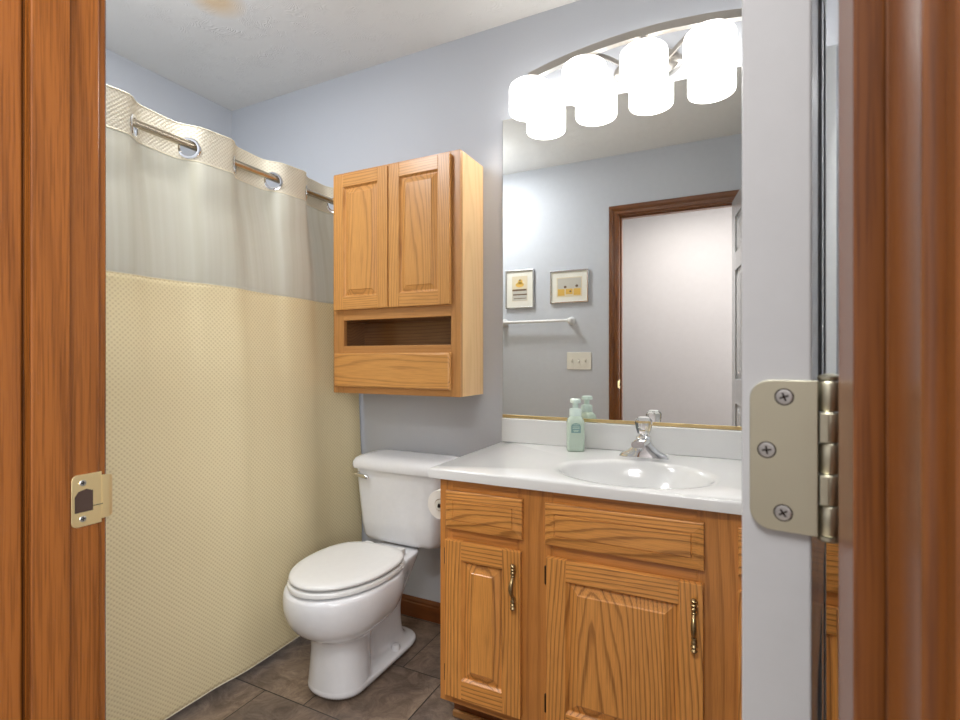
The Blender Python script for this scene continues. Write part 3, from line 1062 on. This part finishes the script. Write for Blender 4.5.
# ================================================================== vanity light
LX, LY = -0.26, 1.755
vl = thing('vanity_light', (LX, YB, 2.10), 'brushed nickel arched bar light with glowing white glass shades above the mirror', 'light fixture')
def arch_z(x):
    return 2.2075 - 0.30 * (x - LX) ** 2
b = bm_new()
rows = []
for i in range(41):
    x = LX - 0.405 + 0.81 * i / 40
    z = arch_z(x)
    rows.append([(x, LY - 0.011, z - 0.027), (x, LY + 0.011, z - 0.027), (x, LY + 0.011, z), (x, LY - 0.011, z)])
loft(b, rows)
obj('arched_bar', b, M['nickel'], vl, bevel=0.001)
b = bm_new()
pl = oval(0, 0, 0.115, 0.058, 0, 40)
def plate(k, y):
    return [(LX + p[0] * k, y, 2.125 + p[1] * k) for p in pl]
loft(b, [plate(1, YB - 0.0005), plate(1, YB - 0.012), plate(0.93, YB - 0.020), plate(0.6, YB - 0.024)])
smooth_by_angle(obj('backplate', b, M['nickel'], vl))
for s in (-1, 1):
    b = bm_new()
    path = []
    for i in range(25):
        t = i / 24
        x = LX + s * (0.05 + 0.20 * t)
        y = YB - 0.022 - (YB - 0.022 - LY) * (0.5 - 0.5 * math.cos(PI * min(1, t * 1.25)))
        z = 2.120 + 0.035 * math.sin(PI * t * 1.1) + 0.030 * t
        path.append((x, y, z))
    rows = []
    for p in path:
        rows.append([(p[0], p[1] - 0.004, p[2] - 0.009), (p[0], p[1] + 0.004, p[2] - 0.009), (p[0], p[1] + 0.004, p[2] + 0.009), (p[0], p[1] - 0.004, p[2] + 0.009)])
    loft(b, rows)
    # curl at the wall end
    cp = []
    for i in range(28):
        a = i / 27 * 1.6 * PI
        r = 0.030 - 0.016 * i / 27
        cp.append((LX + s * (0.05 + 0.0) + s * -r * math.sin(a), YB - 0.030, 2.095 + r * math.cos(a)))
    tube(b, cp, 0.004, 8)
    obj('scroll_arm', b, M['nickel'], vl, bevel=0.001)
shade_x = [LX - 0.40 + 0.20 * i for i in range(5)]
for x in shade_x:
    zt = arch_z(x) - 0.027
    b = bm_new()
    lathe(b, [(0.010, 0.004), (0.013, 0.0), (0.013, -0.018), (0.022, -0.022), (0.026, -0.034), (0.024, -0.036)], (x, LY, zt), (0, 0, 1), 20)
    sk = smooth_by_angle(obj('socket', b, M['nickel'], vl))
    b = bm_new()
    zz = min(2.142, arch_z(x) - 0.038)
    H_ = zz - (2.033 if abs(x - LX) < 0.3 else 2.018)
    lathe(b, [(0.024, 0.0), (0.050, -0.001), (0.067, -0.004), (0.0748, -0.011), (0.0775, -0.021), (0.0775, -H_ + 0.006), (0.0755, -H_), (0.0735, -H_ + 0.002), (0.0735, -0.024),
              (0.068, -0.012), (0.050, -0.006), (0.024, -0.005)], (x, LY, zz), (0, 0, 1), 40, cap0=False, cap1=False)
    sh = smooth_by_angle(obj('shade', b, M['shade'], vl), 60)
    tag(sh, 'glowing white glass shade')
    b = bm_new()
    lathe(b, [(0.012, -0.034), (0.014, -0.045), (0.025, -0.068), (0.026, -0.080), (0.019, -0.093), (0.001, -0.098)], (x, LY, zt), (0, 0, 1), 20)
    obj('bulb', b, M['bulb'], sk, smooth=True)

# ================================================================== toilet
TX = -1.195
to = thing('toilet', (TX, 1.48, 0), 'white two piece toilet with closed lid between the curtain and vanity', 'toilet')
def outline(z, yf, yb, a, ab, ym, yn0, yn1, p=2.6, n=72):
    """closed loop: elliptical front (yf to ym, half width a), narrowing to ab between yn0 and yn1, rounded back end at yb"""
    half = []
    m = n // 4
    for i in range(m + 1):
        t = PI / 2 * i / m
        half.append((a * math.sin(t) ** 0.9, ym - (ym - yf) * math.cos(t)))
    for i in range(1, m + 1):
        y = ym + (yb - ym) * math.sin(PI / 2 * i / m)
        t = min(1, max(0, (y - yn0) / (yn1 - yn0)))
        w = a + (ab - a) * t * t * (3 - 2 * t)
        e = max(0.0, (y - (yb - ab)) / ab)
        w *= max(0.0, 1 - e ** p) ** (1 / p) if i < m else 0
        half.append((w, y))
    left = [(-x, y) for x, y in reversed(half[1:-1])]
    return [(TX + x, y, z) for x, y in half + left]
b = bm_new()
secs = [
    (0.000, 1.246, 1.712, 0.106, 0.104, 1.335, 1.40, 1.60),
    (0.024, 1.246, 1.712, 0.106, 0.104, 1.335, 1.40, 1.60),
    (0.031, 1.247, 1.709, 0.1056, 0.101, 1.335, 1.40, 1.60),
    (0.0335, 1.248, 1.702, 0.1052, 0.085, 1.335, 1.38, 1.50),
    (0.0350, 1.248, 1.680, 0.1048, 0.056, 1.335, 1.37, 1.45),
    (0.050, 1.249, 1.665, 0.1030, 0.052, 1.335, 1.37, 1.45),
    (0.110, 1.252, 1.655, 0.0965, 0.049, 1.335, 1.37, 1.45),
    (0.165, 1.254, 1.655, 0.0905, 0.050, 1.335, 1.37, 1.46),
    (0.192, 1.244, 1.660, 0.098, 0.054, 1.335, 1.38, 1.50),
    (0.206, 1.226, 1.665, 0.116, 0.060, 1.340, 1.40, 1.54),
    (0.222, 1.200, 1.670, 0.138, 0.066, 1.350, 1.42, 1.58),
    (0.246, 1.176, 1.680, 0.157, 0.075, 1.360, 1.43, 1.62),
    (0.280, 1.158, 1.695, 0.171, 0.086, 1.370, 1.43, 1.64),
    (0.315, 1.151, 1.710, 0.177, 0.098, 1.370, 1.43, 1.64),
    (0.345, 1.153, 1.722, 0.176, 0.108, 1.370, 1.43, 1.62),
    (0.362, 1.158, 1.726, 0.172, 0.112, 1.370, 1.43, 1.60),
    (0.369, 1.166, 1.724, 0.165, 0.108, 1.370, 1.43, 1.60),
]
loft(b, [outline(*q) for q in secs])
bw = obj('bowl', b, M['china'], to, smooth=True, subsurf=1)
def egg_loop(z, yf, yb, a, grow=0.0, n=64):
    Ln = yb - yf
    yc = yf + 0.55 * Ln
    out = []
    for i in range(n):
        t = 2 * PI * i / n
        c, s = math.cos(t), math.sin(t)
        if s < 0:
            x, y = (a + grow) * c, yc + (0.55 * Ln + grow) * s
        else:
            x, y = (a + grow) * math.copysign(abs(c) ** 0.72, c), yc + (0.45 * Ln + grow) * abs(s) ** 0.72
        out.append((TX + x, y, z))
    return out
SF, SBK, SW = 1.161, 1.574, 0.168
b = bm_new()
loft(b, [egg_loop(0.3715, SF, SBK, SW, -0.004), egg_loop(0.3735, SF, SBK, SW), egg_loop(0.384, SF, SBK, SW), egg_loop(0.3875, SF, SBK, SW, -0.003), egg_loop(0.3885, SF, SBK, SW, -0.010)])
smooth_by_angle(obj('seat', b, M['seatplastic'], to), 60)
b = bm_new()
loft(b, [egg_loop(0.3935, SF + 0.003, SBK, SW, -0.014), egg_loop(0.3955, SF + 0.003, SBK, SW, -0.003), egg_loop(0.400, SF + 0.003, SBK, SW, -0.001), egg_loop(0.405, SF + 0.003, SBK, SW, -0.003), egg_loop(0.4085, SF + 0.003, SBK, SW, -0.009),
         egg_loop(0.4105, SF + 0.003, SBK, SW, -0.030), egg_loop(0.4115, SF + 0.003, SBK, SW, -0.09)])
smooth_by_angle(obj('lid', b, M['seatplastic'], to), 60)
for s in (-1, 1):
    b = bm_new()
    box(b, TX + s * 0.075 - 0.018, TX + s * 0.075 + 0.018, 1.566, 1.600, 0.3705, 0.398)
    obj('seat_hinge', b, M['seatplastic'], to, bevel=0.005)
def tank_loop(z, hx, y0, y1, r, bow=0.010):
    pts = rrect(TX + 0.005, (y0 + y1) / 2, hx, (y1 - y0) / 2, r, 8)
    # add points along the long front so it can bow outwards
    out = []
    nn = len(pts)
    for i in range(nn):
        p, q = pts[i], pts[(i + 1) % nn]
        out.append(p)
        if abs(p[0] - q[0]) > hx:
            for k in range(1, 8):
                out.append((p[0] + (q[0] - p[0]) * k / 8, p[1] + (q[1] - p[1]) * k / 8))
    ym = (y0 + y1) / 2
    res = []
    for x, y in out:
        if y < ym:
            y -= bow * (1 - ((x - TX - 0.005) / hx) ** 2) * min(1, (ym - y) / (ym - y0))
        res.append((x, y, z))
    return res
b = bm_new()
loft(b, [tank_loop(0.3725, 0.150, 1.690, 1.815, 0.03), tank_loop(0.378, 0.172, 1.674, 1.828, 0.035), tank_loop(0.395, 0.181, 1.667, 1.833, 0.035), tank_loop(0.45, 0.188, 1.662, 1.836, 0.035),
         tank_loop(0.60, 0.203, 1.655, 1.838, 0.035), tank_loop(0.664, 0.208, 1.652, 1.838, 0.035)])
smooth_by_angle(obj('tank', b, M['china'], to), 50)
b = bm_new()
loft(b, [tank_loop(0.664, 0.209, 1.650, 1.840, 0.035), tank_loop(0.666, 0.217, 1.640, 1.842, 0.035), tank_loop(0.678, 0.2195, 1.637, 1.843, 0.035), tank_loop(0.692, 0.219, 1.639, 1.843, 0.035),
         tank_loop(0.705, 0.212, 1.648, 1.841, 0.035), tank_loop(0.713, 0.199, 1.664, 1.834, 0.035), tank_loop(0.717, 0.180, 1.685, 1.822, 0.03), tank_loop(0.7185, 0.14, 1.71, 1.80, 0.03)])
smooth_by_angle(obj('tank_lid', b, M['china'], to), 50)
b = bm_new()
lvx = TX - 0.170
lathe(b, [(0.012, 0), (0.012, 0.005), (0.008, 0.008), (0.007, 0.016)], (lvx, 1.656, 0.640), (0, -1, 0), 18)
tube(b, [(lvx - 0.016, 1.637, 0.642), (lvx, 1.638, 0.641), (lvx + 0.03, 1.636, 0.638), (lvx + 0.050, 1.635, 0.636), (lvx + 0.058, 1.635, 0.6355)], [0.005, 0.0075, 0.0085, 0.008, 0.003], 12)
tag(smooth_by_angle(obj('flush_lever', b, M['chrome'], to), 60), 'chrome flush lever')
for s in (-1, 1):
    b = bm_new()
    lathe(b, [(0.0165, 0), (0.0160, 0.012), (0.013, 0.019), (0.002, 0.022)], (TX + s * 0.078, 1.555, 0.0325), (0, 0, 1), 20)
    smooth_by_angle(obj('bolt_cap', b, M['china'], to))

# ---- toilet paper on the vanity side
PRX, PRZ = -0.856, 0.632
hold = thing('toilet_paper_holder', (VX0, 1.48, PRZ), 'dark metal toilet paper holder on the left side of the vanity', 'paper holder')
for yy in (1.428, 1.548):
    b = bm_new()
    tube(b, [(VX0 + 0.0015, yy, PRZ), (PRX + 0.01, yy, PRZ), (PRX, yy, PRZ)], [0.006, 0.005, 0.007], 12)
    lathe(b, [(0.014, 0), (0.012, 0.005)], (VX0 + 0.0018, yy, PRZ), (-1, 0, 0), 18)
    obj('post', b, M['bronze'], hold)
b = bm_new(); tube(b, [(PRX, 1.434, PRZ), (PRX, 1.542, PRZ)], 0.0175, 20)
obj('roller', b, M['ivory'], hold)
ro = thing('toilet_paper_roll', (PRX, 1.488, PRZ), 'white roll of toilet paper hanging at the left side of the vanity', 'toilet paper')
b = bm_new()
lathe(b, [(0.020, -0.050), (0.047, -0.050), (0.048, -0.048), (0.048, 0.048), (0.047, 0.050), (0.020, 0.050), (0.020, -0.050)], (PRX, 1.488, PRZ), (0, 1, 0), 36, cap0=False, cap1=False)
smooth_by_angle(obj('paper', b, M['paper'], ro))
b = bm_new()
lathe(b, [(0.0185, -0.051), (0.020, -0.051), (0.020, 0.051), (0.0185, 0.051), (0.0185, -0.051)], (PRX, 1.488, PRZ), (0, 1, 0), 28, cap0=False, cap1=False)
obj('core', b, M['card'], ro)

# ================================================================== shower curtain and rod
RX, RZ = -1.600, 1.817
cr = thing('shower_rod', (RX, (YF + YB) / 2, RZ), 'satin nickel shower rod threaded through the curtain rings', 'curtain rod')
b = bm_new()
lathe(b, [(0.0125, YF + 0.004), (0.0125, YB - 0.004)], (RX, 0, RZ), (0, 1, 0), 24)
smooth_by_angle(obj('tube', b, M['rod'], cr))
for yy, s in ((YF + 0.0005, 1), (YB - 0.0005, -1)):
    b = bm_new()
    lathe(b, [(0.030, 0), (0.030, 0.006), (0.022, 0.014), (0.014, 0.018), (0.014, 0.03)], (RX, yy, RZ), (0, s, 0), 28)
    smooth_by_angle(obj('flange', b, M['rod'], cr))
sc_ = thing('shower_curtain', (RX, 1.08, 0.03), 'cream waffle weave shower curtain with sheer top window in front of the tub', 'shower curtain')
Y0C, Y1C = 0.365, 1.834
def lerp_tab(tab, v):
    if v <= tab[0][0]:
        return tab[0][1]
    for (a, fa_), (c, fc_) in zip(tab[:-1], tab[1:]):
        if v <= c:
            t = (v - a) / (c - a)
            t = t * t * (3 - 2 * t)
            return fa_ + (fc_ - fa_) * t
    return tab[-1][1]
HEMX = [(0.36, -1.535), (0.75, -1.528), (0.95, -1.523), (1.09, -1.521), (1.24, -1.507), (1.47, -1.511), (1.65, -1.522), (1.82, -1.503)]
HEMZ = [(0.36, 0.028), (1.45, 0.030), (1.65, 0.048), (1.84, 0.080)]
ZTOP, ZBAND, ZSHEER = 1.884, 1.768, 1.357
PER = 0.3425
def curt(y, z, off=0.0):
    hx = lerp_tab(HEMX, y)
    ph = 2 * PI * (y - 0.990) / PER
    k = (z - 0.03) / (RZ - 0.03)
    base = lerp_tab([(0.0, 0.0), (0.30, 0.10), (0.55, 0.25), (0.75, 0.52), (1.0, 1.0), (1.1, 1.0)], k)
    x = hx * (1 - base) + (RX) * base
    amp = lerp_tab([(0.0, 0.000), (0.45, 0.003), (0.70, 0.007), (0.88, 0.016), (0.95, 0.029), (1.1, 0.031)], k)
    x += -amp * math.tanh(1.9 * math.cos(ph)) / math.tanh(1.9) + off
    # small soft folds lower down
    x += 0.009 * (1 - base) * min(1, k * 4) * math.sin(13.0 * y + 2.2 * z + 1.0) * (0.55 + 0.45 * math.sin(3.1 * z + 4 * y))
    if y > 1.60 and z > 0.93:
        x = min(x, -1.5195)
    return x
def wav(y):
    return 0.006 * math.cos(2 * PI * (y - 0.990) / PER + 0.6)
def curtain_part(name, zlo, zhi, mat, nz, off=0.0, parent=sc_, holes=()):
    """zlo, zhi: functions of y"""
    b = bm_new()
    uvl = b.loops.layers.uv.new('UVMap')
    ny = 520
    grid = []
    arc = 0
    lastp = None
    us = []
    for i in range(ny + 1):
        y = Y0C + (Y1C - Y0C) * i / ny
        x = curt(y, 1.0)
        if lastp:
            arc += math.hypot(x - lastp[0], y - lastp[1])
        lastp = (x, y)
        us.append(arc)
    for j in range(nz + 1):
        row = []
        for i in range(ny + 1):
            y = Y0C + (Y1C - Y0C) * i / ny
            z = zlo(y) + (zhi(y) - zlo(y)) * j / nz
            row.append(b.verts.new((curt(y, z, off), y, z)))
        grid.append(row)
    for j in range(nz):
        for i in range(ny):
            if holes:
                cc = (grid[j][i].co + grid[j + 1][i + 1].co) / 2
                if any((cc - h).length < 0.0300 for h in holes):
                    continue
            f = b.faces.new((grid[j][i], grid[j][i + 1], grid[j + 1][i + 1], grid[j + 1][i]))
            for lp, (jj, ii) in zip(f.loops, ((j, i), (j, i + 1), (j + 1, i + 1), (j + 1, i))):
                lp[uvl].uv = (us[ii], grid[jj][ii].co.z)
    o = obj(name, b, mat, parent, smooth=True)
    md = o.modifiers.new('thickness', 'SOLIDIFY')
    md.thickness = 0.0012
    md.offset = 0
    return o
top_f = lambda y: ZTOP + wav(y)
band_f = lambda y: ZBAND + 0.8 * wav(y)
sheer_f = lambda y: ZSHEER + 0.003 * math.sin(7 * y)
hem_f = lambda y: lerp_tab(HEMZ, y)
# split rings where the rod passes through the cloth
yy = 0.990 - PER / 4
rings = []
k = 0
while True:
    y = 0.990 + PER / 4 * (2 * k + 1) - PER * 2
    if y > Y1C - 0.02:
        break
    if y > Y0C + 0.02:
        rings.append(y)
    k += 1
RING_DZ = -0.012
hole_pts = [Vector((curt(y, RZ + RING_DZ), y, RZ + RING_DZ)) for y in rings]
curtain_part('header', band_f, top_f, M['wafflehead'], 34, holes=hole_pts)
tag(curtain_part('sheer_panel', sheer_f, band_f, M['sheer'], 40), 'translucent sheer window panel')
curtain_part('lower_panel', hem_f, sheer_f, M['waffle'], 90)
for zf, r in ((hem_f, 0.0022), (band_f, 0.0022), (top_f, 0.0022), (sheer_f, 0.0014)):
    b = bm_new()
    pth = []
    for i in range(161):
        y = Y0C + (Y1C - Y0C) * i / 160
        pth.append((curt(y, zf(y)), y, zf(y)))
    tube(b, pth, r, 6)
    obj('hem', b, M['hem'], sc_, smooth=True)
for y in rings:
    e = 0.004
    tx = curt(y + e, RZ - 0.008) - curt(y - e, RZ - 0.008)
    t = Vector((tx, 2 * e, 0)).normalized()
    nrm = Vector((t.y, -t.x, 0))
    b = bm_new()
    cyc = Vector((curt(y, RZ + RING_DZ), y, RZ + RING_DZ))
    for s in (-1, 1):
        lathe(b, [(0.0255, 0), (0.0360, 0), (0.0350, 0.0024), (0.0305, 0.0034), (0.0262, 0.0024), (0.0255, 0)], cyc + nrm * s * 0.0010, nrm * s, 28, cap0=False, cap1=False)
    tag(smooth_by_angle(obj('ring', b, M['chrome'], sc_), 50), 'chrome ring around the rod')

# ================================================================== door wall: pictures, towel bar, switch
def picture(x0, x1, z0, z1, label, art):
    p = thing('picture_frame', ((x0 + x1) / 2, YF, z0), label, 'picture', 'small silver framed prints on the towel bar wall')
    w = 0.008
    b = bm_new()
    ya, yb_ = YF + 0.0008, YF + 0.018
    box(b, x0, x0 + w, ya, yb_, z0, z1); box(b, x1 - w, x1, ya, yb_, z0, z1)
    box(b, x0 + w, x1 - w, ya, yb_, z0, z0 + w); box(b, x0 + w, x1 - w, ya, yb_, z1 - w, z1)
    obj('frame', b, M['silverframe'], p, bevel=0.001)
    b = bm_new(); box(b, x0 + w, x1 - w, YF + 0.003, YF + 0.010, z0 + w, z1 - w)
    obj('mat', b, M['mat'], p)
    b = bm_new()
    mats = [M['artcream'], M['artochre'], M['artbrown'], M['artgrey']]
    art(b)
    obj('print', b, mats, p)
YA = YF + 0.0102
def blob(b, x, z, rx, rz, y, mi, n=14):
    loft(b, [[(x + rx * math.cos(2 * PI * i / n), y, z + rz * math.sin(2 * PI * i / n)) for i in range(n)],
             [(x + rx * math.cos(2 * PI * i / n), y + 0.0004, z + rz * math.sin(2 * PI * i / n)) for i in range(n)]], mi=mi)
def art1(b):
    xc = -1.3385
    box(b, xc - 0.058, xc + 0.058, YA, YA + 0.0004, 1.525, 1.700, 0)
    y = YA + 0.0004
    box(b, xc - 0.055, xc + 0.055, y, y + 0.0003, 1.528, 1.598, 3)
    blob(b, xc, 1.640, 0.032, 0.018, y, 1)
    blob(b, xc + 0.004, 1.662, 0.018, 0.016, y, 1)
    blob(b, xc + 0.002, 1.672, 0.006, 0.006, y + 0.0005, 2)
    box(b, xc - 0.055, xc + 0.052, y + 0.0003, y + 0.0006, 1.596, 1.609, 2)
    box(b, xc - 0.050, xc + 0.055, y + 0.0003, y + 0.0006, 1.566, 1.575, 2)
    box(b, xc - 0.045, xc + 0.050, y + 0.0003, y + 0.0006, 1.541, 1.546, 2)
def art2(b):
    xc, z0, z1 = -0.979, 1.536, 1.668
    box(b, xc - 0.088, xc + 0.088, YA, YA + 0.0004, z0, z1, 0)
    y = YA + 0.0004
    box(b, xc - 0.082, xc + 0.082, y, y + 0.0003, 1.592, z1 - 0.006, 3)
    for i in range(3):
        box(b, xc - 0.080 + i * 0.055, xc - 0.032 + i * 0.055, y + 0.0003, y + 0.0006, 1.545 + 0.008 * (i % 2), 1.590, 1)
    blob(b, xc - 0.028, 1.603, 0.010, 0.009, y + 0.0005, 2)
    blob(b, xc + 0.052, 1.607, 0.010, 0.009, y + 0.0005, 2)
    blob(b, xc + 0.008, 1.572, 0.007, 0.006, y + 0.0009, 2)
picture(-1.445, -1.232, 1.474, 1.744, 'upright silver framed print with brown stripes, above the towel bar end', art1)
picture(-1.113, -0.848, 1.495, 1.716, 'wide silver framed yellow print, nearer the doorway', art2)
tb = thing('towel_bar', (-1.21, YF, 1.373), 'white towel bar under the framed prints on the doorway wall', 'towel bar')
for x in (-1.455, -0.965):
    b = bm_new()
    lathe(b, [(0.027, 0), (0.027, 0.008), (0.020, 0.018), (0.016, 0.040), (0.017, 0.060), (0.010, 0.068)], (x, YF + 0.0005, 1.373), (0, 1, 0), 24)
    smooth_by_angle(obj('bracket', b, M['white'], tb))
b = bm_new(); tube(b, [(-1.455, YF + 0.052, 1.373), (-0.965, YF + 0.052, 1.373)], 0.0095, 16)
smooth_by_angle(obj('bar', b, M['white'], tb))
sw = thing('light_switch', (-0.914, YF, 1.102), 'ivory three gang light switch plate left of the doorway', 'light switch')
b = bm_new()
ol = rrect(-0.914, 1.102, 0.0835, 0.0585, 0.006, 4)
loft(b, [[(x, YF + 0.0005, z) for x, z in ol], [(x, YF + 0.004, z) for x, z in ol], [(-0.914 + (x + 0.914) * 0.97, YF + 0.006, 1.102 + (z - 1.102) * 0.96) for x, z in ol]])
obj('plate', b, M['ivory'], sw)
for i, s in ((-1, 1), (0, -1), (1, 1)):
    xc = -0.914 + i * 0.046
    b = bm_new()
    box(b, xc - 0.0055, xc + 0.0055, YF + 0.0055, YF + 0.0068, 1.090, 1.114, 1)
    loft(b, [[(xc - 0.0042, YF + 0.0065, 1.102 + q) for q in (-0.006, 0.006)] + [(xc + 0.0042, YF + 0.0065, 1.102 + q) for q in (0.006, -0.006)],
             [(xc - 0.0036, YF + 0.018, 1.102 + s * 0.006 + q) for q in (-0.004, 0.004)] + [(xc + 0.0036, YF + 0.018, 1.102 + s * 0.006 + q) for q in (0.004, -0.004)]])
    obj('toggle', b, [M['ivory'], M['artgrey']], sw)
